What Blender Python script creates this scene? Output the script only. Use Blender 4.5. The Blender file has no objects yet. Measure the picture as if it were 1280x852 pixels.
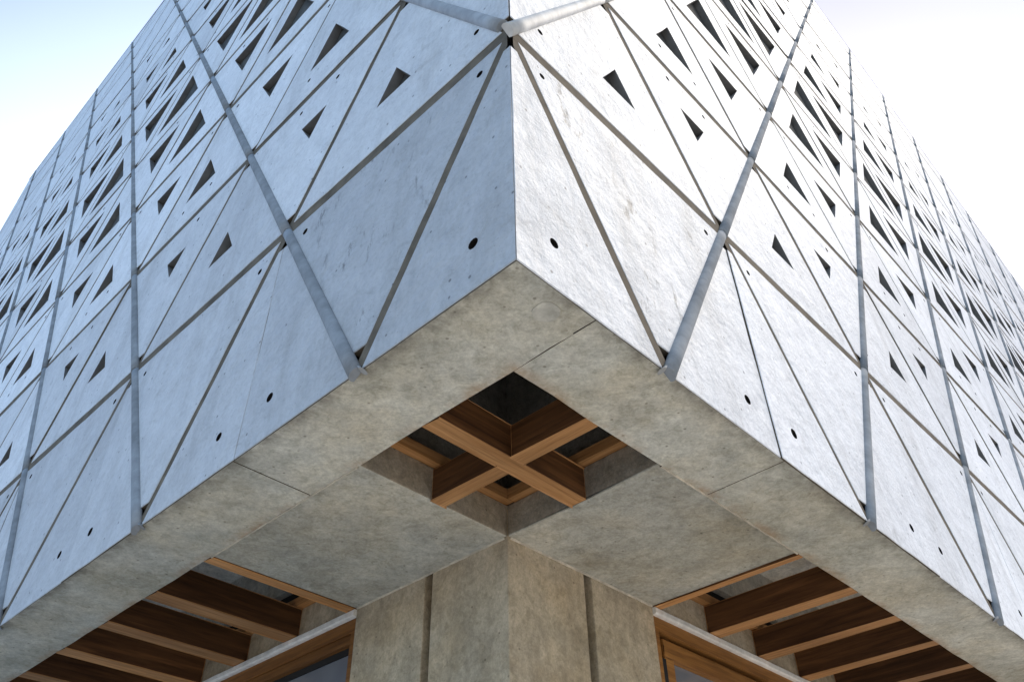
import bpy, bmesh, math, random
from mathutils import Vector, Matrix
from mathutils.geometry import tessellate_polygon
random.seed(11)
scene = bpy.context.scene
C = bpy.data.collections.new('place'); scene.collection.children.link(C)

# ------------------------------------------------------------------ layout
S = 1.5                       # metres in one side of the triangular grid
Z0 = 3.378                    # height of the soffit above the ground
Q = math.sqrt(.5)
H = math.sqrt(3) / 2          # height of one row of triangles
CT = .5 / H
ROOF = 9.2
END = {'L': 10.05, 'R': 15.0}

def W(l, r, z):               # l along the shaded front, r along the sunlit front
    return Vector((S * Q * (r - l), S * Q * (l + r), Z0 + S * z))

def F(side, u, v, w):         # point on a front: u along it, v up, w outwards
    return W(u, -w, v) if side == 'L' else W(-w, u, v)

CAM = dict(p=Vector((-.0496, -1.1256, -1.1849)), yaw=math.radians(1.905), pit=math.radians(40.88),
           rol=math.radians(-1.223), f=1049.7)
def cam_axes():
    y, p, ro = CAM['yaw'], CAM['pit'], CAM['rol']
    f = Vector((math.sin(y) * math.cos(p), math.cos(y) * math.cos(p), math.sin(p)))
    r = Vector((math.cos(y), -math.sin(y), 0)); u = r.cross(f)
    return math.cos(ro) * r + math.sin(ro) * u, -math.sin(ro) * r + math.cos(ro) * u, f
RX, UY, FW = cam_axes()
CP = Vector((CAM['p'].x * S, CAM['p'].y * S, Z0 + CAM['p'].z * S))

# ------------------------------------------------------------------ materials
def nodes(name):
    m = bpy.data.materials.new(name); m.use_nodes = True
    nt = m.node_tree; b = nt.nodes['Principled BSDF']
    return m, nt, b
def N(nt, typ, **kw):
    n = nt.nodes.new(typ)
    for k, v in kw.items():
        if k in n.inputs: n.inputs[k].default_value = v
        else: setattr(n, k, v)
    return n
def ramp(nt, src, stops):
    n = nt.nodes.new('ShaderNodeValToRGB'); cr = n.color_ramp
    cr.elements[0].position, cr.elements[0].color = stops[0][0], (*stops[0][1], 1)
    cr.elements[1].position, cr.elements[1].color = stops[-1][0], (*stops[-1][1], 1)
    for pos, c in stops[1:-1]:
        e = cr.elements.new(pos); e.color = (*c, 1)
    nt.links.new(src, n.inputs[0]); return n.outputs[0]
def g(v): return (v, v, v)
def mul(nt, a, b, fac=1.0, mode='MULTIPLY'):
    n = nt.nodes.new('ShaderNodeMix'); n.data_type = 'RGBA'; n.blend_type = mode
    n.inputs[0].default_value = fac
    for s, i in ((a, 6), (b, 7)):
        if isinstance(s, tuple): n.inputs[i].default_value = (*s, 1)
        else: nt.links.new(s, n.inputs[i])
    return n.outputs[2]
def mixf(nt, a, b, fac):
    n = nt.nodes.new('ShaderNodeMix'); n.data_type = 'RGBA'
    for s, i in ((a, 6), (b, 7)):
        if isinstance(s, tuple): n.inputs[i].default_value = (*s, 1)
        else: nt.links.new(s, n.inputs[i])
    nt.links.new(fac, n.inputs[0]); return n.outputs[2]
def noise(nt, vec, scale, detail=4, rough=.55, stretch=None, dist=0):
    if stretch:
        mp = N(nt, 'ShaderNodeMapping'); mp.inputs['Scale'].default_value = stretch
        nt.links.new(vec, mp.inputs['Vector']); vec = mp.outputs[0]
    n = N(nt, 'ShaderNodeTexNoise', Scale=scale, Detail=detail, Roughness=rough, Distortion=dist)
    nt.links.new(vec, n.inputs['Vector']); return n.outputs[0]
def bump(nt, b, src, strength, dist, prev=None):
    n = N(nt, 'ShaderNodeBump', Strength=strength, Distance=dist)
    nt.links.new(src, n.inputs['Height'])
    if prev: nt.links.new(prev, n.inputs['Normal'])
    nt.links.new(n.outputs[0], b.inputs['Normal']); return n.outputs[0]
def pos(nt): return N(nt, 'ShaderNodeNewGeometry').outputs['Position']
def math_(nt, op, a, b=None):
    n = nt.nodes.new('ShaderNodeMath'); n.operation = op; n.inputs[2].default_value = .5
    for i, s in enumerate((a, b)):
        if s is None: continue
        if isinstance(s, (int, float)): n.inputs[i].default_value = s
        else: nt.links.new(s, n.inputs[i])
    return n.outputs[0]

def mat_panel():
    m, nt, b = nodes('white rough concrete')
    P = pos(nt)
    col = ramp(nt, noise(nt, P, 1.1, 5, .6), [(.3, (.86, .86, .855)), (.7, (.95, .95, .94))])
    col = mul(nt, col, ramp(nt, noise(nt, P, 9, 5, .65), [(.3, g(.86)), (.62, g(1.0))]))
    col = mul(nt, col, ramp(nt, noise(nt, P, 3.2, 5, .7, (1, 1, .16)), [(.30, (.74, .73, .71)), (.5, g(1))]), .7)
    col = mul(nt, col, ramp(nt, noise(nt, P, 42, 6, .75), [(.32, g(.80)), (.55, g(1.0))]), .8)
    col = mul(nt, col, ramp(nt, noise(nt, P, 5, 8, .75, dist=1.5), [(.30, (.72, .71, .69)), (.44, g(1))]), .7)
    # pin holes and specks
    v = N(nt, 'ShaderNodeTexVoronoi', Scale=11.0); nt.links.new(P, v.inputs['Vector'])
    col = mul(nt, col, ramp(nt, v.outputs['Distance'], [(.055, (.30, .29, .28)), (.09, g(1))]), .8)
    v2 = N(nt, 'ShaderNodeTexVoronoi', Scale=38.0); nt.links.new(P, v2.inputs['Vector'])
    col = mul(nt, col, ramp(nt, v2.outputs['Distance'], [(.06, (.5, .49, .47)), (.13, g(1))]), .55)
    # lichen streaks under the first joint near the corner and below openings
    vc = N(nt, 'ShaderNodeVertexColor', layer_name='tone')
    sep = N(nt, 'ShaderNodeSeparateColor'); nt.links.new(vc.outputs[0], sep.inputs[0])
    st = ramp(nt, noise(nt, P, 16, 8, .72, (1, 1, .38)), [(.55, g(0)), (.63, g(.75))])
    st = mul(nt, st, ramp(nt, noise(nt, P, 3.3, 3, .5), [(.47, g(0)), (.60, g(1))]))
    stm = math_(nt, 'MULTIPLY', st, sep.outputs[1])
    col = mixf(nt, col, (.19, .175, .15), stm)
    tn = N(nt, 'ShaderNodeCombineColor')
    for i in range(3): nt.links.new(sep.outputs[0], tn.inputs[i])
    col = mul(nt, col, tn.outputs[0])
    nt.links.new(col, b.inputs['Base Color']); b.inputs['Roughness'].default_value = .6
    b.inputs['Specular IOR Level'].default_value = .35
    x = bump(nt, b, noise(nt, P, 11, 7, .62), .40, .034)
    x = bump(nt, b, mul(nt, noise(nt, P, 55, 6, .75), ramp(nt, noise(nt, P, 2.3, 4, .6), [(.42, g(.15)), (.62, g(1))])), .55, .010, x)
    x = bump(nt, b, noise(nt, P, 3, 3, .5, (1, 1, .6)), .25, .05, x)
    return m

def mat_concrete(name, c, blot=.75, streak=None, bstr=.3, edge=False):
    m, nt, b = nodes(name); P = pos(nt)
    lo = tuple(x * blot for x in c)
    col = ramp(nt, noise(nt, P, 1.6, 7, .66, dist=.4), [(.32, lo), (.66, c)])
    col = mul(nt, col, ramp(nt, noise(nt, P, 7, 6, .7, dist=.6), [(.3, g(.76)), (.6, g(1.04))]))
    col = mul(nt, col, ramp(nt, noise(nt, P, 34, 5, .7), [(.3, g(.80)), (.62, g(1.03))]))
    col = mul(nt, col, ramp(nt, noise(nt, P, 2.4, 4, .6), [(.42, (1.0, 1.0, 1.0)), (.75, (1.06, .95, .80))]), .8)
    v = N(nt, 'ShaderNodeTexVoronoi', Scale=14.0); nt.links.new(P, v.inputs['Vector'])
    col = mul(nt, col, ramp(nt, v.outputs['Distance'], [(.05, (.35, .33, .3)), (.10, g(1))]), .7)
    col = mul(nt, col, ramp(nt, noise(nt, P, 90, 4, .75), [(.3, g(.78)), (.6, g(1.04))]))
    col = mul(nt, col, ramp(nt, noise(nt, P, 15, 7, .75, dist=1.2), [(.36, (.74, .74, .70)), (.52, g(1))]), .8)
    col = mul(nt, col, ramp(nt, noise(nt, P, .9, 5, .62, dist=.8), [(.36, (.72, .72, .69)), (.55, g(1.04))]), .8)
    if edge:
        # grime along the outer arris, rust coloured bleeding along the inner one
        sp = N(nt, 'ShaderNodeSeparateXYZ'); nt.links.new(P, sp.inputs[0])
        a = math_(nt, 'MULTIPLY', math_(nt, 'SUBTRACT', sp.outputs[1], sp.outputs[0]), Q / S)
        b_ = math_(nt, 'MULTIPLY', math_(nt, 'ADD', sp.outputs[1], sp.outputs[0]), Q / S)
        mn = math_(nt, 'MINIMUM', a, b_)
        rg = noise(nt, P, 9, 6, .7)
        e1 = ramp(nt, mn, [(.004, g(1)), (.05, g(0))]); e2 = ramp(nt, mn, [(.205, g(0)), (.243, g(1))])
        k1 = math_(nt, 'MULTIPLY', e1, ramp(nt, rg, [(.38, g(.1)), (.62, g(.9))]))
        k2 = math_(nt, 'MULTIPLY', e2, ramp(nt, noise(nt, P, 5, 6, .7), [(.45, g(0)), (.66, g(.8))]))
        col = mixf(nt, col, (.16, .145, .115), k1); col = mixf(nt, col, (.36, .22, .115), k2)
    if streak:
        col = mul(nt, col, ramp(nt, noise(nt, P, 14, 5, .7, (1, 1, streak)), [(.3, g(.66)), (.55, g(1))]), .55)
    nt.links.new(col, b.inputs['Base Color']); b.inputs['Roughness'].default_value = .8
    b.inputs['Specular IOR Level'].default_value = .2
    x = bump(nt, b, noise(nt, P, 25, 6, .65), bstr, .012)
    bump(nt, b, noise(nt, P, 4, 4, .6), bstr, .03, x)
    return m

def mat_wood(name, c1, c2, along):
    # grain runs along the member: 'along' is a unit direction in plan
    m, nt, b = nodes(name); P = pos(nt)
    mp = N(nt, 'ShaderNodeMapping', vector_type='POINT')
    mp.inputs['Rotation'].default_value = (0, 0, -math.atan2(along[1], along[0]))
    nt.links.new(P, mp.inputs['Vector'])
    a = noise(nt, mp.outputs[0], 20, 6, .65, (.10, 1.6, 1.6), .5)
    d = noise(nt, mp.outputs[0], 75, 4, .7, (.05, 1.2, 1.2))
    e = noise(nt, mp.outputs[0], 2.2, 2, .5, (.35, 1.5, 1.5))
    col = ramp(nt, a, [(.30, c1), (.52, tuple((p + q) / 2 for p, q in zip(c1, c2))), (.68, c2)])
    col = mul(nt, col, ramp(nt, d, [(.32, g(.55)), (.52, g(1))]), .8)
    col = mul(nt, col, ramp(nt, e, [(.3, g(.70)), (.7, g(1.15))]))
    oi = N(nt, 'ShaderNodeObjectInfo')
    col = mul(nt, col, ramp(nt, oi.outputs['Random'], [(0, (.74, .72, .70)), (.5, (1, .96, .9)), (1, (1.1, 1.06, 1.0))]))
    nt.links.new(col, b.inputs['Base Color']); b.inputs['Roughness'].default_value = .55
    b.inputs['Specular IOR Level'].default_value = .3
    bump(nt, b, a, .25, .004)
    return m

def mat_plain(name, c, rough=.6, metal=0, var=.15, scale=12, spec=.3, bstr=.15):
    m, nt, b = nodes(name); P = pos(nt)
    col = ramp(nt, noise(nt, P, scale, 5, .65), [(.3, tuple(x * (1 - var) for x in c)), (.7, tuple(x * (1 + var) for x in c))])
    col = mul(nt, col, ramp(nt, noise(nt, P, scale * .25, 4, .6), [(.35, g(.8)), (.65, g(1))]))
    nt.links.new(col, b.inputs['Base Color'])
    b.inputs['Roughness'].default_value = rough; b.inputs['Metallic'].default_value = metal
    b.inputs['Specular IOR Level'].default_value = spec
    bump(nt, b, noise(nt, P, scale * 4, 4, .6), bstr, .004)
    return m

DL, DR = (-Q, Q), (Q, Q)
M = dict(
    panel=mat_panel(),
    joint=mat_plain('brown grey joint mortar', (.140, .112, .078), .9, var=.3, scale=10),
    soffit=mat_concrete('beige fair faced concrete', (.70, .675, .575), .80, edge=True),
    slab=mat_concrete('mottled concrete slab', (.61, .585, .495), .70, bstr=.5),
    pillar=mat_concrete('vertically streaked concrete', (.62, .51, .36), .80, .35),
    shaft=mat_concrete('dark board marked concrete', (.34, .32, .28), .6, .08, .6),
    woodL=mat_wood('oiled timber grain one way', (.36, .165, .055), (.60, .325, .135), DL),
    woodR=mat_wood('oiled timber grain other way', (.36, .165, .055), (.60, .325, .135), DR),
    woodLd=mat_wood('shaded timber cheek one way', (.055, .022, .008), (.185, .082, .030), DL),
    woodRd=mat_wood('shaded timber cheek other way', (.055, .022, .008), (.185, .082, .030), DR),
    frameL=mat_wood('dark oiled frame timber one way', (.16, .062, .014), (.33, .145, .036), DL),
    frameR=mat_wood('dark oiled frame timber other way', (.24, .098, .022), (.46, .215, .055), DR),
    slabside=mat_concrete('dim brownish concrete', (.46, .40, .31), .65, .3, .5),
    pipe=mat_plain('weathered grey pipe', (.28, .297, .31), .9, .0, .2, 9, .08, .4),
    plug=mat_plain('grey plug', (.30, .30, .29), .7),
    pipe2=mat_plain('lighter grey pipe', (.36, .375, .385), .7),
    pale=mat_plain('pale pipe plug', (.62, .61, .58), .6),
    seam=mat_plain('tan mortar seam', (.60, .53, .41), .9, var=.25, scale=18),
    patch=mat_plain('pale repair mortar', (.50, .475, .40), .9, var=.25, scale=22),
    coping=mat_plain('pale zinc coping', (.40, .41, .42), .7),
    bead=mat_plain('off white plaster bead', (.82, .78, .70), .8, var=.10, scale=20),
    plaster=mat_concrete('pale bay plaster', (.86, .83, .76), .8),
    bayslab=mat_concrete('pale bay concrete', (.72, .69, .62), .72, .3),
    dark=mat_plain('black void', (.02, .018, .016), .8),
    iron=mat_plain('black iron hinge', (.02, .02, .02), .4),
    hole=mat_plain('shaded hole lining', (.012, .009, .007), .9),  # near-black colour paints the shade inside the round holes
    reveal=mat_plain('shaded grey reveal', (.19, .185, .175), .9),  # sides of the openings darkened in colour for the shade inside
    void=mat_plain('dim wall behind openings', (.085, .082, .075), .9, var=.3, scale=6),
    roof=mat_plain('roof screed', (.45, .44, .42), .9, scale=2),
)
def mat_glass():
    m, nt, b = nodes('grey tinted pane'); P = pos(nt)
    col = ramp(nt, noise(nt, P, 1.3, 4, .6), [(.3, (.15, .155, .175)), (.7, (.25, .255, .265))])
    nt.links.new(col, b.inputs['Base Color']); b.inputs['Roughness'].default_value = .06
    b.inputs['Coat Weight'].default_value = .5
    return m
M['glass'] = mat_glass()
def mat_bounce_paving():
    m, nt, b = nodes('unseen bounce paving'); P = pos(nt)
    br = N(nt, 'ShaderNodeTexBrick', Scale=1.0); br.offset = .5
    br.inputs['Color1'].default_value = (.68, .64, .57, 1); br.inputs['Color2'].default_value = (.63, .59, .525, 1)
    br.inputs['Mortar'].default_value = (.20, .19, .17, 1); br.inputs['Mortar Size'].default_value = .008
    br.inputs['Brick Width'].default_value = .9; br.inputs['Row Height'].default_value = .6
    nt.links.new(P, br.inputs['Vector'])
    col = mul(nt, br.outputs[0], ramp(nt, noise(nt, P, 2, 6, .65), [(.3, g(.8)), (.7, g(1.08))]))
    nt.links.new(col, b.inputs['Base Color']); b.inputs['Roughness'].default_value = .85
    return m
M['ground'] = mat_bounce_paving()

# ------------------------------------------------------------------ helpers
def link_mesh(name, bm, mats, parent=None, label=None, smooth=False):
    bmesh.ops.recalc_face_normals(bm, faces=bm.faces)
    me = bpy.data.meshes.new(name); bm.to_mesh(me); bm.free()
    for m in (mats if isinstance(mats, (list, tuple)) else [mats]): me.materials.append(m)
    if smooth:
        for p in me.polygons: p.use_smooth = True
    o = bpy.data.objects.new(name, me); C.objects.link(o)
    if parent: o.parent = parent
    if label: o['label'] = label
    return o

def add_box(bm, l0, l1, r0, r1, z0, z1, mat=0, down=None, bevel=.0):
    """box in building axes; 'down' gives the underside another material slot"""
    vs = [bm.verts.new(W(l, r, z)) for z in (z0, z1) for r in (r0, r1) for l in (l0, l1)]
    fs = []
    for idx in ((0, 1, 3, 2), (4, 5, 7, 6), (0, 1, 5, 4), (2, 3, 7, 6), (0, 2, 6, 4), (1, 3, 7, 5)):
        f = bm.faces.new([vs[i] for i in idx]); f.material_index = mat; fs.append(f)
    if down is not None: fs[0].material_index = down
    if bevel:
        es = list({e for f in fs for e in f.edges})
        bmesh.ops.bevel(bm, geom=es, offset=bevel * S, segments=2, profile=.6, affect='EDGES')

def add_prism(bm, poly, z0, z1):
    a = [bm.verts.new(W(l, r, z0)) for l, r in poly]; b = [bm.verts.new(W(l, r, z1)) for l, r in poly]
    n = len(poly)
    for i in range(n): bm.faces.new((a[i], a[(i + 1) % n], b[(i + 1) % n], b[i]))
    for ring in (a, b):
        for t in tessellate_polygon([[Vector((v.co.x, v.co.y, 0)) for v in ring]]):
            try: bm.faces.new([ring[i] for i in t])
            except ValueError: pass

def box(name, *a, mats, parent, label=None, **k):
    bm = bmesh.new(); add_box(bm, *a, **k)
    return link_mesh(name, bm, mats, parent, label)

def mirror(side, a0, a1, b0, b1):
    """a along the front, b inwards -> l0,l1,r0,r1"""
    return (a0, a1, b0, b1) if side == 'L' else (b0, b1, a0, a1)

# ------------------------------------------------------------------ the building
bld = bpy.data.objects.new('concrete_building', None); C.objects.link(bld)
bld['label'] = 'concrete building corner with white triangular panels above a beige soffit and corner pillar'
bld['category'] = 'building'

# --- clipping polygons in facade coordinates
def clip(poly, a, b, c):      # keep a*u + b*v >= c
    out = []
    for i in range(len(poly)):
        p, q = poly[i], poly[(i + 1) % len(poly)]
        dp, dq = a * p[0] + b * p[1] - c, a * q[0] + b * q[1] - c
        if dp >= 0: out.append(p)
        if (dp >= 0) != (dq >= 0):
            t = dp / (dp - dq); out.append((p[0] + t * (q[0] - p[0]), p[1] + t * (q[1] - p[1])))
    res = []
    for p in out:
        if not res or math.hypot(p[0] - res[-1][0], p[1] - res[-1][1]) > 1e-5: res.append(p)
    if len(res) > 1 and math.hypot(res[0][0] - res[-1][0], res[0][1] - res[-1][1]) < 1e-5: res.pop()
    return res
def area(p): return .5 * sum(p[i][0] * p[(i + 1) % len(p)][1] - p[(i + 1) % len(p)][0] * p[i][1] for i in range(len(p)))
def inset(poly, d):
    n = len(poly); out = list(poly)
    if area(poly) < 0: poly = poly[::-1]; out = list(poly)
    for i in range(n):
        p, q = poly[i], poly[(i + 1) % n]
        dx, dy = q[0] - p[0], q[1] - p[1]; L = math.hypot(dx, dy)
        if L < 1e-6: continue
        a, b = -dy / L, dx / L
        out = clip(out, a, b, a * p[0] + b * p[1] + d)
        if len(out) < 3: return []
    return out
def inside(poly, x, y, d):
    if area(poly) < 0: poly = poly[::-1]
    n = len(poly)
    for i in range(n):
        p, q = poly[i], poly[(i + 1) % n]; dx, dy = q[0] - p[0], q[1] - p[1]; L = math.hypot(dx, dy)
        if (-dy * (x - p[0]) + dx * (y - p[1])) / L < d: return False
    return True

WB, WC, WA = .043, .032, .028           # joint widths: level, falling, under the pipes
UPS = {1: .165, 2: .262, 3: .405, 4: .525, 5: .40, 6: .27, 7: .15}
DNS = {1: .155, 2: .250, 3: .380, 4: .480, 5: .38, 6: .25, 7: .14}
TH = .032                               # panel thickness

def subdiv(poly, near):
    """split the outline and wobble it a hair so that arrises are not ruler straight"""
    out = []; step = .09 if near else .4; n = len(poly)
    for i in range(n):
        p, q = poly[i], poly[(i + 1) % n]; L = math.hypot(q[0] - p[0], q[1] - p[1])
        k = max(1, int(L / step)); dx, dy = (q[0] - p[0]) / L, (q[1] - p[1]) / L
        out.append(p)
        for s in range(1, k):
            t = s / k; j = random.gauss(0, .0011) if near else 0
            out.append((p[0] + t * (q[0] - p[0]) - dy * j, p[1] + t * (q[1] - p[1]) + dx * j))
    return out

def panel_geo(bm, side, poly, opening, rounds, near, tone, stain):
    col = bm.loops.layers.color.get('tone') or bm.loops.layers.color.new('tone')
    if area(poly) < 0: poly = poly[::-1]
    outer = subdiv(poly, near)
    front = inset(poly, .002)
    if len(front) != len(poly): front = None
    push = random.gauss(0, .0012)
    new = []
    def vert(u, v, w):
        if u < .004 and w < -.001: u = -w + .0016       # mitre at the building corner
        return bm.verts.new(F(side, u, v, w + push))
    loops2d = []
    if front:
        # match the wobbling outline to its inset by shifting inwards
        cx = sum(p[0] for p in poly) / len(poly); cy = sum(p[1] for p in poly) / len(poly)
        fl = []
        for p in outer:
            d = math.hypot(cx - p[0], cy - p[1]); k = .0025 / d
            fl.append((p[0] + (cx - p[0]) * k, p[1] + (cy - p[1]) * k))
    else: fl = outer
    loops2d.append(fl)
    holes = []
    if opening: holes.append((opening, False))
    for (x, y, rr) in rounds:
        holes.append(([(x + rr * math.cos(a * math.pi / 6), y + rr * math.sin(a * math.pi / 6)) for a in range(12)], True))
    fv = [[bm.verts.new(F(side, u, v, push)) for u, v in fl]]
    ov = [vert(u, v, -.0020) for u, v in outer]; bv = [vert(u, v, -TH) for u, v in outer]
    n = len(outer)
    def quad(a, b, c, d): new.append(bm.faces.new((a, b, c, d)))
    for i in range(n):
        j = (i + 1) % n
        quad(fv[0][i], fv[0][j], ov[j], ov[i]); quad(ov[i], ov[j], bv[j], bv[i]); new[-1].material_index = 2
    for h, rnd in holes:
        h = h if area(h) < 0 else h[::-1]
        if not rnd: h = subdiv(h, near)
        loops2d.append(h)
        a = [bm.verts.new(F(side, u, v, push)) for u, v in h]
        b = [bm.verts.new(F(side, u, v, -TH)) for u, v in h]
        fv.append(a); m = len(h)
        for i in range(m):
            quad(a[i], a[(i + 1) % m], b[(i + 1) % m], b[i])
            new[-1].material_index = 1 if rnd else 3
        if rnd:
            c = [bm.verts.new(F(side, u, v, -.024)) for u, v in h]
            new.append(bm.faces.new(c)); new[-1].material_index = 1
    flat = [v for ring in fv for v in ring]
    for t in tessellate_polygon([[Vector((u, v, 0)) for u, v in ring] for ring in loops2d]):
        try: new.append(bm.faces.new([flat[i] for i in t]))
        except ValueError: pass
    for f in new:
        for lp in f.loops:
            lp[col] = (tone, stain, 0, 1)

def screen(side, u, v):
    d = F(side, u, v, 0) - CP; z = d.dot(FW)
    if z < .1: return None
    return (640 + CAM['f'] * d.dot(RX) / z, 426 - CAM['f'] * d.dot(UY) / z)
def seen_area(side, poly):
    pts = [screen(side, u, v) for u, v in poly]
    if any(p is None for p in pts): return 0
    for a, b, c in ((1, 0, 0), (-1, 0, -1280), (0, 1, 0), (0, -1, -852)):
        pts = clip(pts, a, b, c)
        if len(pts) < 3: return 0
    return abs(area(pts))

cells = []
for side in 'LR':
    for j in range(0, 11):
        y0, y1 = j * H, (j + 1) * H
        for k in range(-8, 18):
            ub = k - .5 + .5 * j                     # base node on row j of pipe k
            for up in (True, False):
                if up: uc = ub + .5; T = [(ub, y0), (ub + 1, y0), (ub + .5, y1)]
                else: uc = ub + 1; T = [(ub + .5, y1), (ub + 1.5, y1), (ub + 1, y0)]
                if uc + .5 < .03 or uc - .5 > END[side] - .03: continue
                yb = y0 + WB / 2 if j else -.01
                poly = [(uc - .6, yb), (uc + .6, yb), (uc + .6, y1 - WB / 2), (uc - .6, y1 - WB / 2)]
                s = 1 if up else -1
                # pipe edge  u - CT*v = const ; falling edge u + CT*v = const
                if up:
                    poly = clip(poly, H, -.5, H * ub - .5 * y0 + WA / 2)
                    poly = clip(poly, -H, -.5, -(H * (ub + 1) + .5 * y0) + WC / 2)
                else:
                    poly = clip(poly, H, .5, H * (ub + .5) + .5 * y1 + WC / 2)
                    poly = clip(poly, -H, .5, -(H * (ub + 1) - .5 * y0) + WA / 2)
                if len(poly) < 3: continue
                # blunt tips
                tip = T[2]
                poly = clip(poly, 0, -1 if up else 1, -(tip[1] - .075) if up else tip[1] + .075)
                corner = uc - .5 < -.01
                for a, b, c in ((1, 0, .0022), (-1, 0, -END[side]), (0, 1, .0026), (0, -1, -ROOF)):
                    poly = clip(poly, a, b, c)
                    if len(poly) < 3: break
                if len(poly) < 3 or abs(area(poly)) < .002: continue
                size = (UPS if up else DNS).get(j, 0)
                opening = None
                if size and not corner and uc + .5 < END[side]:
                    cy = (y0 + H / 3 if up else y1 - H / 3) + .014
                    hh = size * H / 3
                    opening = [(uc - size / 2, cy - s * hh), (uc + size / 2, cy - s * hh), (uc, cy + s * 2 * hh)]
                pieces = [poly]
                if up and j == 0 and not corner:
                    pieces = [clip(poly, -1, 0, -uc + .0014), clip(poly, 1, 0, uc + .0014)]
                for pc in [q for q in pieces if len(q) > 2]:
                    rounds = []
                    if j < 8:
                        for n in range(int(uc) - 1, int(uc) + 3):
                            for du in (-.12, .12):
                                for hv, rr in ((y0 + (.137 if j == 0 else .152), .0145 if j == 0 else .0105), (y1 - .086, .011)):
                                    x = n + du + random.gauss(0, .003); y = hv + random.gauss(0, .003)
                                    if not inside(pc, x, y, .016): continue
                                    if opening and inside(opening, x, y, -.03): continue
                                    if j > 0 and random.random() < .06: continue
                                    rounds.append((x, y, rr * random.uniform(.9, 1.1)))
                    cells.append((seen_area(side, pc), side, pc, opening, rounds, j, uc))
cells.sort(key=lambda c: -c[0])
rest = bmesh.new(); nrest = 0
for i, (ar, side, pc, op, rounds, j, uc) in enumerate(cells):
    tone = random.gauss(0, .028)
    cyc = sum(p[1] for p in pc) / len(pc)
    tone += (.75 + .25 * min(1, max(0, (cyc - .3 + .18 * uc) / 2.6))) if side == 'L' else (.93 + .02 * min(1, cyc / 2) + .06 * min(1, uc / 4))  # haze painted into the panels: left whiter higher up, right whiter farther out
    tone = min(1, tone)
    near = ar > 900
    stain = 1.0 if (j == 0 and .3 < uc < .7) else (.28 if j == 0 else .12)
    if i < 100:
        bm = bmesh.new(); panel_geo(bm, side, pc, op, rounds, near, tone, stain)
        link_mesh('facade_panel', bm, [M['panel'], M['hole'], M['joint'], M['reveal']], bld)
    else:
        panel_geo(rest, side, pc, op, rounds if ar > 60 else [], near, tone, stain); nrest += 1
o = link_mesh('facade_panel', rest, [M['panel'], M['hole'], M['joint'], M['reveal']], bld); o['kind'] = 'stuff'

# --- walls behind the panels: seen in the joints and openings
for side in 'LR':
    e = END[side]
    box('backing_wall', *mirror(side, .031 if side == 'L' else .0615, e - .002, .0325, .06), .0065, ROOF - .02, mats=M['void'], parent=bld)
for side in 'LR':
    # mortar in the joints, a little behind the panel faces
    bm = bmesh.new(); e = END[side]
    def strip(poly, w):
        for a, b, c in ((1, 0, .0135), (-1, 0, -e + .003), (0, 1, .0125), (0, -1, -ROOF + .003)):
            poly = clip(poly, a, b, c)
            if len(poly) < 3: return
        bm.faces.new([bm.verts.new(F(side, u, v, w)) for u, v in poly])
    for j in range(1, 11):
        strip([(0, j * H - WB / 2 - .002), (e, j * H - WB / 2 - .002), (e, j * H + WB / 2 + .002), (0, j * H + WB / 2 + .002)], -.0024)
    for k in range(-8, 24):
        for sg, wd, dep in ((-1, WC, -.0028), (1, WA, -.0033)):
            h = (wd / 2 + .002) / H; u0 = k - .5
            strip([(u0 - h, 0), (u0 + h, 0), (u0 + h + sg * CT * 10, 10), (u0 - h + sg * CT * 10, 10)], dep)
    link_mesh('joint_mortar', bm, M['joint'], bld)
box('roof_slab', .07, END['L'] - .01, .07, END['R'] - .01, ROOF - .3, ROOF - .1, mats=M['roof'], parent=bld)
for side in 'LR':
    box('roof_coping', *mirror(side, -.004 if side == 'L' else .0610, END[side], -.004, .0600), ROOF + .002, ROOF + .035, mats=M['coping'], parent=bld)
box('end_wall', END['L'] - .06, END['L'] - .004, .0615, 6, .01, ROOF - .35, mats=M['joint'], parent=bld)
box('end_wall', .0615, 6, END['R'] - .06, END['R'] - .004, .01, ROOF - .35, mats=M['joint'], parent=bld)

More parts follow.
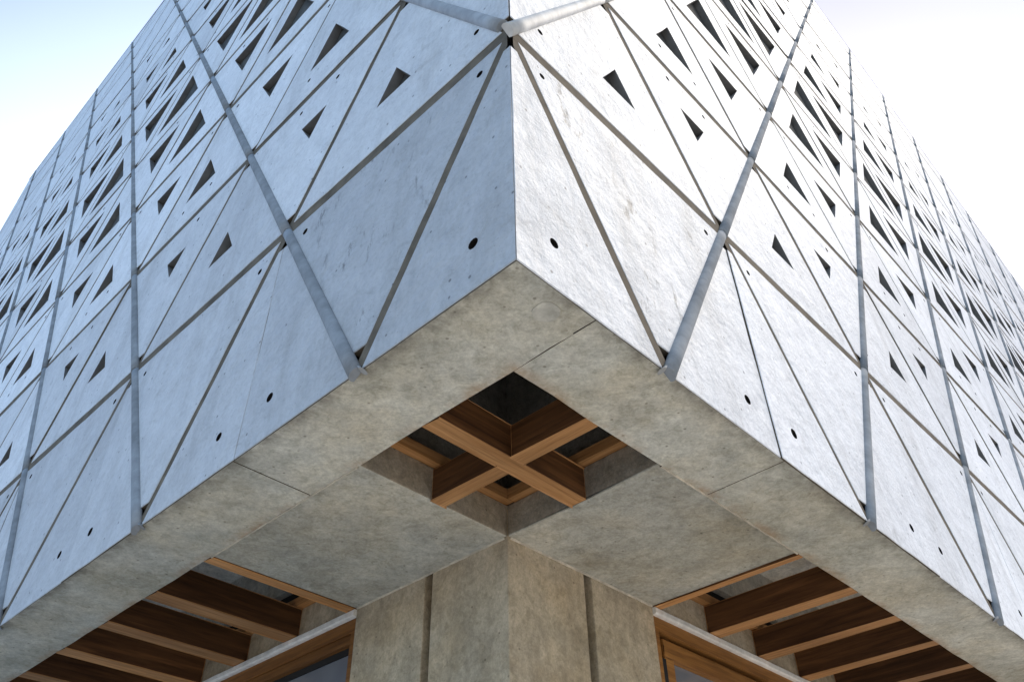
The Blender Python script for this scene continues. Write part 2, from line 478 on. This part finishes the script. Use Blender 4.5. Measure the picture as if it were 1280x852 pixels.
# --- grey pipes over the rising joints
def pipe(side, k):
    e = END[side]
    if k >= 1: v0 = -.007
    else: v0 = (1 - 2 * k) * H + (.026 / CT if side == 'L' else -.012 / CT)
    if v0 > ROOF: return
    v1 = min(ROOF - .03, (e + .5 - k) / CT)
    if v1 - v0 < .1: return
    bm = bmesh.new(); a = Vector((.5, H)); nrm = Vector((H, -.5))
    cuts = [v0] + [j * H for j in range(1, 12) if v0 + .12 < j * H < v1 - .05] + [v1]
    for i in range(len(cuts) - 1):
        va, vb = cuts[i] - (.010 if i else 0), cuts[i + 1] + .02
        vb = min(vb, v1); rings = []
        st = 9 if vb < 3 else 3
        for s in range(st + 1):
            t = s / st; v = va + (vb - va) * t; u = k - .5 + CT * v
            rad = .0196 - .0012 * t; w = .0012 - .002 * t
            w += random.gauss(0, .0003)
            rings.append([bm.verts.new(F(side, u + nrm.x * rad * math.cos(q), v + nrm.y * rad * math.cos(q), w + .75 * rad * math.sin(q)))
                          for q in [math.pi * (-.16 + 1.32 * x / 13) for x in range(14)]])
        for s in range(st):
            for x in range(13):
                f = bm.faces.new((rings[s][x], rings[s][x + 1], rings[s + 1][x + 1], rings[s + 1][x])); f.smooth = True
        bm.faces.new(rings[0]); bm.faces.new(rings[-1][::-1])
    if k >= 1:        # pale plug beside the open foot
        base = Vector((k - .5 + CT * -.008 - .020, -.006))
        ring = []
        for z in (0, 1):
            ring.append([bm.verts.new(F(side, base.x + .007 * math.cos(q) + z * .012, base.y + .004 * math.sin(q) + z * .012, -.003 + .012 * math.sin(q)))
                         for q in [2 * math.pi * x / 10 for x in range(10)]])
        for x in range(10):
            f = bm.faces.new((ring[0][x], ring[0][(x + 1) % 10], ring[1][(x + 1) % 10], ring[1][x])); f.material_index = 1
        f = bm.faces.new(ring[0]); f.material_index = 1
    link_mesh('drain_pipe', bm, [M['pipe'] if k >= 1 else M['pale'] if side == 'R' else M['pipe2'], M['plug']], bld)
for side in 'LR':
    for k in range(-4, int(END[side]) + 2): pipe(side, k)

# --- soffit: edge beams, slabs
def edge_beam(side, a0, a1):
    bm = bmesh.new()
    prof = [(.004, 0), (.244, 0), (.244, .3), (.066, .3), (.066, .0018), (.004, .0018)]
    rows = []
    n = max(2, int((a1 - a0) / .12))
    stations = [(a0 + (a1 - a0) * i / n, False) for i in range(n + 1)]
    if a0 < .05:      # only a thin lip runs under the corner panels
        stations = [(a0, True), (.0660, True), (.0662, False)] + stations[1:]
    n = len(stations) - 1
    for i, (a, lip) in enumerate(stations):
        row = []
        for q, (b, z) in enumerate(prof):
            if lip and q in (2, 3, 4): b, z = (.244, .150, .066)[q - 2], .0018
            if q == 1 and 0 < i < n: b += random.gauss(0, .0012)
            aa = a
            l, r = (aa, b) if side == 'L' else (b, aa)
            row.append(bm.verts.new(W(l, r, z)))
        rows.append(row)
    m = len(prof)
    for i in range(n):
        for q in range(m):
            f = bm.faces.new((rows[i][q], rows[i][(q + 1) % m], rows[i + 1][(q + 1) % m], rows[i + 1][q]))
            if q == 5: f.material_index = 1
    f = bm.faces.new(rows[0]); f.material_index = 1; bm.faces.new(rows[-1][::-1])
    return link_mesh('edge_beam', bm, [M['soffit'], M['joint']], bld)
edge_beam('L', .004, 1.0030); edge_beam('L', 1.0072, END['L'] - .01)
edge_beam('R', .2465, 1.0135); edge_beam('R', 1.0165, END['R'] - .01)
bm = bmesh.new()
c = (.06, .152); rr = .030
top = [bm.verts.new(W(c[0] + rr * math.cos(a) * random.uniform(.93, 1.05), c[1] + rr * math.sin(a) * random.uniform(.93, 1.05), -.0022)) for a in [2 * math.pi * i / 22 for i in range(22)]]
low = [bm.verts.new(Vector(v.co) + Vector((0, 0, .0022 * S + .001))) for v in top]
bm.faces.new(top)
for i in range(22): bm.faces.new((top[i], top[(i + 1) % 22], low[(i + 1) % 22], low[i]))
link_mesh('round_patch', bm, M['patch'], bld)

for side in 'LR':
    bm = bmesh.new()
    add_box(bm, *mirror(side, .800, 1.515, .2462, .799), .0052, .108, bevel=.004)
    for f in bm.faces:
        f.normal_update()
        if abs(f.normal.z) < .7: f.material_index = 1
    link_mesh('soffit_slab', bm, [M['slab'], M['slabside']], bld)
    # upper shaft walls around the corner opening
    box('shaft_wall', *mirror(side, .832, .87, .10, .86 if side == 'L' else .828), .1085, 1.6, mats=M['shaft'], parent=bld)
    # timber ledger round the opening
    box('timber_ledger', *mirror(side, .772, .8315, .2465, .7985 if side == 'L' else .7705), .1085, .142, mats=M['woodR' if side == 'L' else 'woodL'], parent=bld)
    # concrete strip of the inner wall over the window, then dark reveal, wall, ceiling
    e = 7.5
    bm = bmesh.new(); add_box(bm, *mirror(side, 1.5155, e, .8005, .90), .001, .108)
    link_mesh('inner_wall', bm, M['pillar'], bld)
    box('timber_ledger', *mirror(side, 1.552, e, .770, .84), .1085, .142, mats=M['woodL' if side == 'L' else 'woodR'], parent=bld)
    box('dark_reveal', *mirror(side, .88, e, .845, .90), .1425, .23, mats=M['dark'], parent=bld)
    box('inner_wall', *mirror(side, .88, e, .815, .90), .2305, .70, mats=M['bayslab'], parent=bld)
    box('bay_ceiling', *mirror(side, .88, e, .0615, .8145), .42, .50, mats=M['plaster'], parent=bld)
    box('bay_end_wall', *mirror(side, e, e + .1, .0615, .90), .0, .70, mats=M['slab'], parent=bld)
def seam(pts, wd, z0, z1):
    bm = bmesh.new(); (l0, r0), (l1, r1) = pts; n = 46; prev = None
    L_ = math.hypot(l1 - l0, r1 - r0); dx, dy = (l1 - l0) / L_, (r1 - r0) / L_
    for i in range(n + 1):
        t = i / n; cl, cr = l0 + (l1 - l0) * t, r0 + (r1 - r0) * t
        a = wd * random.uniform(.35, 1.0); b = wd * random.uniform(.35, 1.0); zz = z0 + random.uniform(-.0006, .0006)
        ring = [bm.verts.new(W(cl - dy * a, cr + dx * a, z1)), bm.verts.new(W(cl - dy * a * .5, cr + dx * a * .5, zz)),
                bm.verts.new(W(cl + dy * b * .5, cr - dx * b * .5, zz)), bm.verts.new(W(cl + dy * b, cr - dx * b, z1))]
        if prev:
            for q in range(3): bm.faces.new((prev[q], prev[q + 1], ring[q + 1], ring[q]))
        prev = ring
    return link_mesh('mortar_seam', bm, M['seam'], bld)
for side in 'LR':
    p4 = mirror(side, .805, 1.512, .2452, .2452); seam([(p4[0], p4[2]), (p4[1], p4[3])], .0062, -.0024, .0060)
    p4 = mirror(side, .81, 1.51, .7990, .7990); seam([(p4[0], p4[2]), (p4[1], p4[3])], .0048, .0005, .0065)
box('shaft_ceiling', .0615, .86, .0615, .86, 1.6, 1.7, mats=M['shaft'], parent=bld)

# --- timber
def timber(side, a0, a1, b0, b1, z0, z1, along_a=False):
    """member on bay 'side'; runs inwards unless along_a"""
    run = side if along_a else ('R' if side == 'L' else 'L')
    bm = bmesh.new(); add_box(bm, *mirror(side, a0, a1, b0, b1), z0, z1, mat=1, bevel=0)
    # shade is put into the cheeks' colour; underside keeps the paler timber
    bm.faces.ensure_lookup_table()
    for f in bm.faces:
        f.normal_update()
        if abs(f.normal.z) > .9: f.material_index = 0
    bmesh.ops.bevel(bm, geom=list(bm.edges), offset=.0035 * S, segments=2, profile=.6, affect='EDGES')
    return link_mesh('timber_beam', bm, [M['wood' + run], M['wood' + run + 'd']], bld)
for side in 'LR':
    timber(side, 1.5153, 1.551, .2465, .7995, .0005, .107)
    for i in range(14):
        a = 1.850 + .333 * i + random.gauss(0, .002)
        timber(side, a, a + .069, .2465, .7995, .0005 + random.uniform(0, .002), .105)
# crossing pair in the corner opening
timber('L', .495, .549, .2465, .7995, .001, .102)
timber('R', .497, .551, .2465, .4947, .0014, .1015)
timber('R', .497, .551, .5493, .7995, .0014, .1015)

# --- corner pillar
bm = bmesh.new()
add_prism(bm, [(.80, .80), (1.130, .80), (1.130, .84), (1.164, .84), (1.164, .80), (1.5135, .80), (1.5135, 1.1), (1.1, 1.1),
               (1.1, 1.5135), (.80, 1.5135), (.80, 1.186), (.84, 1.186), (.84, 1.148), (.80, 1.148)], -Z0 / S + .001, .1078)
bm.edges.ensure_lookup_table()
vert_edges = [e for e in bm.edges if abs(e.verts[0].co.z - e.verts[1].co.z) > 1]
bmesh.ops.bevel(bm, geom=vert_edges, offset=.006, segments=2, profile=.6, affect='EDGES')
link_mesh('corner_pillar', bm, M['pillar'], bld)
box('groove_shade', 1.1308, 1.1632, .8345, .8395, -Z0 / S + .001, .0010, mats=M['void'], parent=bld)  # dark strip paints the shade at the bottom of the groove
box('groove_shade', .8345, .8395, 1.1488, 1.1852, -Z0 / S + .001, .0010, mats=M['void'], parent=bld)

# --- timber windows beside the pillar
zf = -Z0 / S + .002
def window(side):
    wood, wd = M['frame' + side], M['frame' + side]
    e = 5.0; other = M['woodR' if side == 'L' else 'woodL']
    bm = bmesh.new()
    add_box(bm, *mirror(side, 1.5145, e, .806, .86), -.070, -.0235)
    add_box(bm, *mirror(side, 1.5145, 1.541, .806, .86), zf, -.0705)
    for a in (3.2, e): add_box(bm, *mirror(side, a, a + .05, .806, .86), zf, -.0705)
    w = link_mesh('window', bm, wood if side == 'R' else wd, bld)
    bm = bmesh.new(); n = 40
    pts = []
    for i in range(n + 1):
        a = 1.512 + (e - 1.512) * i / n
        j = random.gauss(0, .0012)
        ring = [(.786 + j, -.003), (.786 + j, -.019 + random.gauss(0, .0015)), (.792, -.0232), (.84, -.0232), (.84, 0), (.79, 0)]
        pts.append([bm.verts.new(W(*((a, b) if side == 'L' else (b, a)), z)) for b, z in ring])
    for i in range(n):
        for q in range(6): bm.faces.new((pts[i][q], pts[i][(q + 1) % 6], pts[i + 1][(q + 1) % 6], pts[i + 1][q]))
    bm.faces.new(pts[0]); bm.faces.new(pts[-1][::-1])
    link_mesh('plaster_bead', bm, M['bead'], w)
    if side == 'R':
        bm = bmesh.new()
        add_box(bm, *mirror(side, 1.566, 3.17, .812, .85), -.150, -.088, bevel=.003)
        add_box(bm, *mirror(side, 1.566, 1.618, .8125, .8495), zf + .05, -.1505, bevel=.003)
        add_box(bm, *mirror(side, 3.12, 3.17, .8125, .8495), zf + .05, -.1505, bevel=.003)
        add_box(bm, *mirror(side, 1.566, 3.17, .812, .85), zf, zf + .0495)
        link_mesh('sash', bm, wood, w)
        box('gap_shade_strip', *mirror(side, 1.5415, 3.199, .846, .856), zf, -.0708, mats=M['dark'], parent=w)  # black sheet stands in for the shaded gap round the sash
        for zc in (-.23, -1.2, -2.0):
            box('hinge', *mirror(side, 1.5425, 1.5650, .808, .845), zc - .07, zc + .07, mats=M['iron'], parent=w)
        box('glass', *mirror(side, 1.6185, 3.1195, .834, .838), zf + .05, -.1508, mats=M['glass'], parent=w)
    else:
        bm = bmesh.new()
        add_box(bm, *mirror(side, 1.5415, 3.1995, .812, .85), -.103, -.0705, bevel=.003)
        link_mesh('glazing_bead', bm, wood, w)
        box('gap_shade_strip', *mirror(side, 1.5415, 3.1995, .832, .848), -.125, -.1032, mats=M['dark'], parent=w)  # black strip stands in for the shaded recess above the pane
        box('glass', *mirror(side, 1.5415, 3.1995, .838, .842), zf, -.1252, mats=M['glass'], parent=w)
    box('glass', *mirror(side, 3.2505, e - .0005, .838, .842), zf, -.0708, mats=M['glass'], parent=w)
    # solid wall on beyond the window
    box('ground_wall', *mirror(side, e + .051, END[side] - .05, .80, .95), zf, -.0005, mats=M['pillar'], parent=bld)
window('L'); window('R')
box('room_back', .95, 5.0, .95, 1.0, zf, -.001, mats=M['dark'], parent=bld)
box('room_back', .95, 1.0, 1.001, 5.0, zf, -.001, mats=M['dark'], parent=bld)

# ------------------------------------------------------------------ ground
bm = bmesh.new()
R = 1500
vs = [bm.verts.new((R * math.cos(a), R * math.sin(a), 0)) for a in [2 * math.pi * i / 48 for i in range(48)]]
bm.faces.new(vs)
gnd = link_mesh('asphalt_ground', bm, mat_plain('asphalt', (.085, .088, .092), .95, scale=3)); gnd['kind'] = 'structure'
bm = bmesh.new()
add_prism(bm, [(-6.5, -6.5), (24, -6.5), (24, 24), (-6.5, 24)], -Z0 / S - .05, -Z0 / S + .0006)
apron = link_mesh('bounce_apron', bm, M['ground']); apron['kind'] = 'structure'  # unseen light apron, added to bounce light onto the soffit

# ------------------------------------------------------------------ light
SUN_EL, SUN_AZ = math.radians(54), math.radians(77)      # azimuth clockwise from +Y
sd = Vector((math.sin(SUN_AZ) * math.cos(SUN_EL), math.cos(SUN_AZ) * math.cos(SUN_EL), math.sin(SUN_EL)))
w = bpy.data.worlds.new('World'); scene.world = w; w.use_nodes = True
nt = w.node_tree; bg = nt.nodes['Background']
sky = nt.nodes.new('ShaderNodeTexSky'); sky.sky_type = 'NISHITA'; sky.sun_disc = False
sky.sun_elevation = SUN_EL; sky.sun_rotation = SUN_AZ
sky.air_density = 1.3; sky.dust_density = 1.5; sky.ozone_density = 4.0; sky.altitude = 50
# patchy glow added to the sky, strongly blue leftwards to light that front
tc = nt.nodes.new('ShaderNodeTexCoord')
hz = noise(nt, tc.outputs['Generated'], 1.6, 5, .55)
sx = N(nt, 'ShaderNodeSeparateXYZ'); nt.links.new(tc.outputs['Generated'], sx.inputs[0])
blue = ramp(nt, hz, [(.25, (2.0, 3.7, 5.5)), (.75, (2.6, 4.4, 6.2))])
white = ramp(nt, hz, [(.25, (.5, .55, .35)), (.75, (1.2, 1.2, .95))])
hz = mixf(nt, blue, white, ramp(nt, math_(nt, 'MULTIPLY_ADD', sx.outputs[0], .5), [(.32, g(0)), (.68, g(1))]))
backglow = ramp(nt, sx.outputs[1], [(.28, (.3, -.5, .0)), (.58, (4.6, 3.7, 3.0))])      # glow added to whiten the sky behind the building
tint = ramp(nt, sx.outputs[1], [(.0, (1, 1, 1)), (.28, (.24, .32, .62)), (.62, (1, 1, 1))])
tot = mul(nt, mul(nt, mul(nt, sky.outputs[0], hz, 1.0, 'ADD'), tint), backglow, 1.0, 'ADD')
nt.links.new(tot, bg.inputs[0]); bg.inputs[1].default_value = .17
sun = bpy.data.lights.new('sun', 'SUN'); sun.energy = 2.95; sun.angle = math.radians(28); sun.color = (1, .90, .74)
so = bpy.data.objects.new('sun', sun); C.objects.link(so)
so.rotation_euler = (-sd).to_track_quat('-Z', 'Y').to_euler()

# ------------------------------------------------------------------ camera
cam = bpy.data.cameras.new('camera'); co = bpy.data.objects.new('camera', cam); C.objects.link(co)
cam.sensor_width = 36; cam.sensor_fit = 'HORIZONTAL'; cam.lens = CAM['f'] / 1280 * 36
cam.clip_start = .05; cam.clip_end = 5000
mw = Matrix((RX, UY, -FW)).transposed().to_4x4(); mw.translation = CP
co.matrix_world = mw
scene.camera = co
scene.view_settings.view_transform = 'Standard'; scene.view_settings.look = 'None'
scene.view_settings.exposure = 0; scene.view_settings.gamma = 1
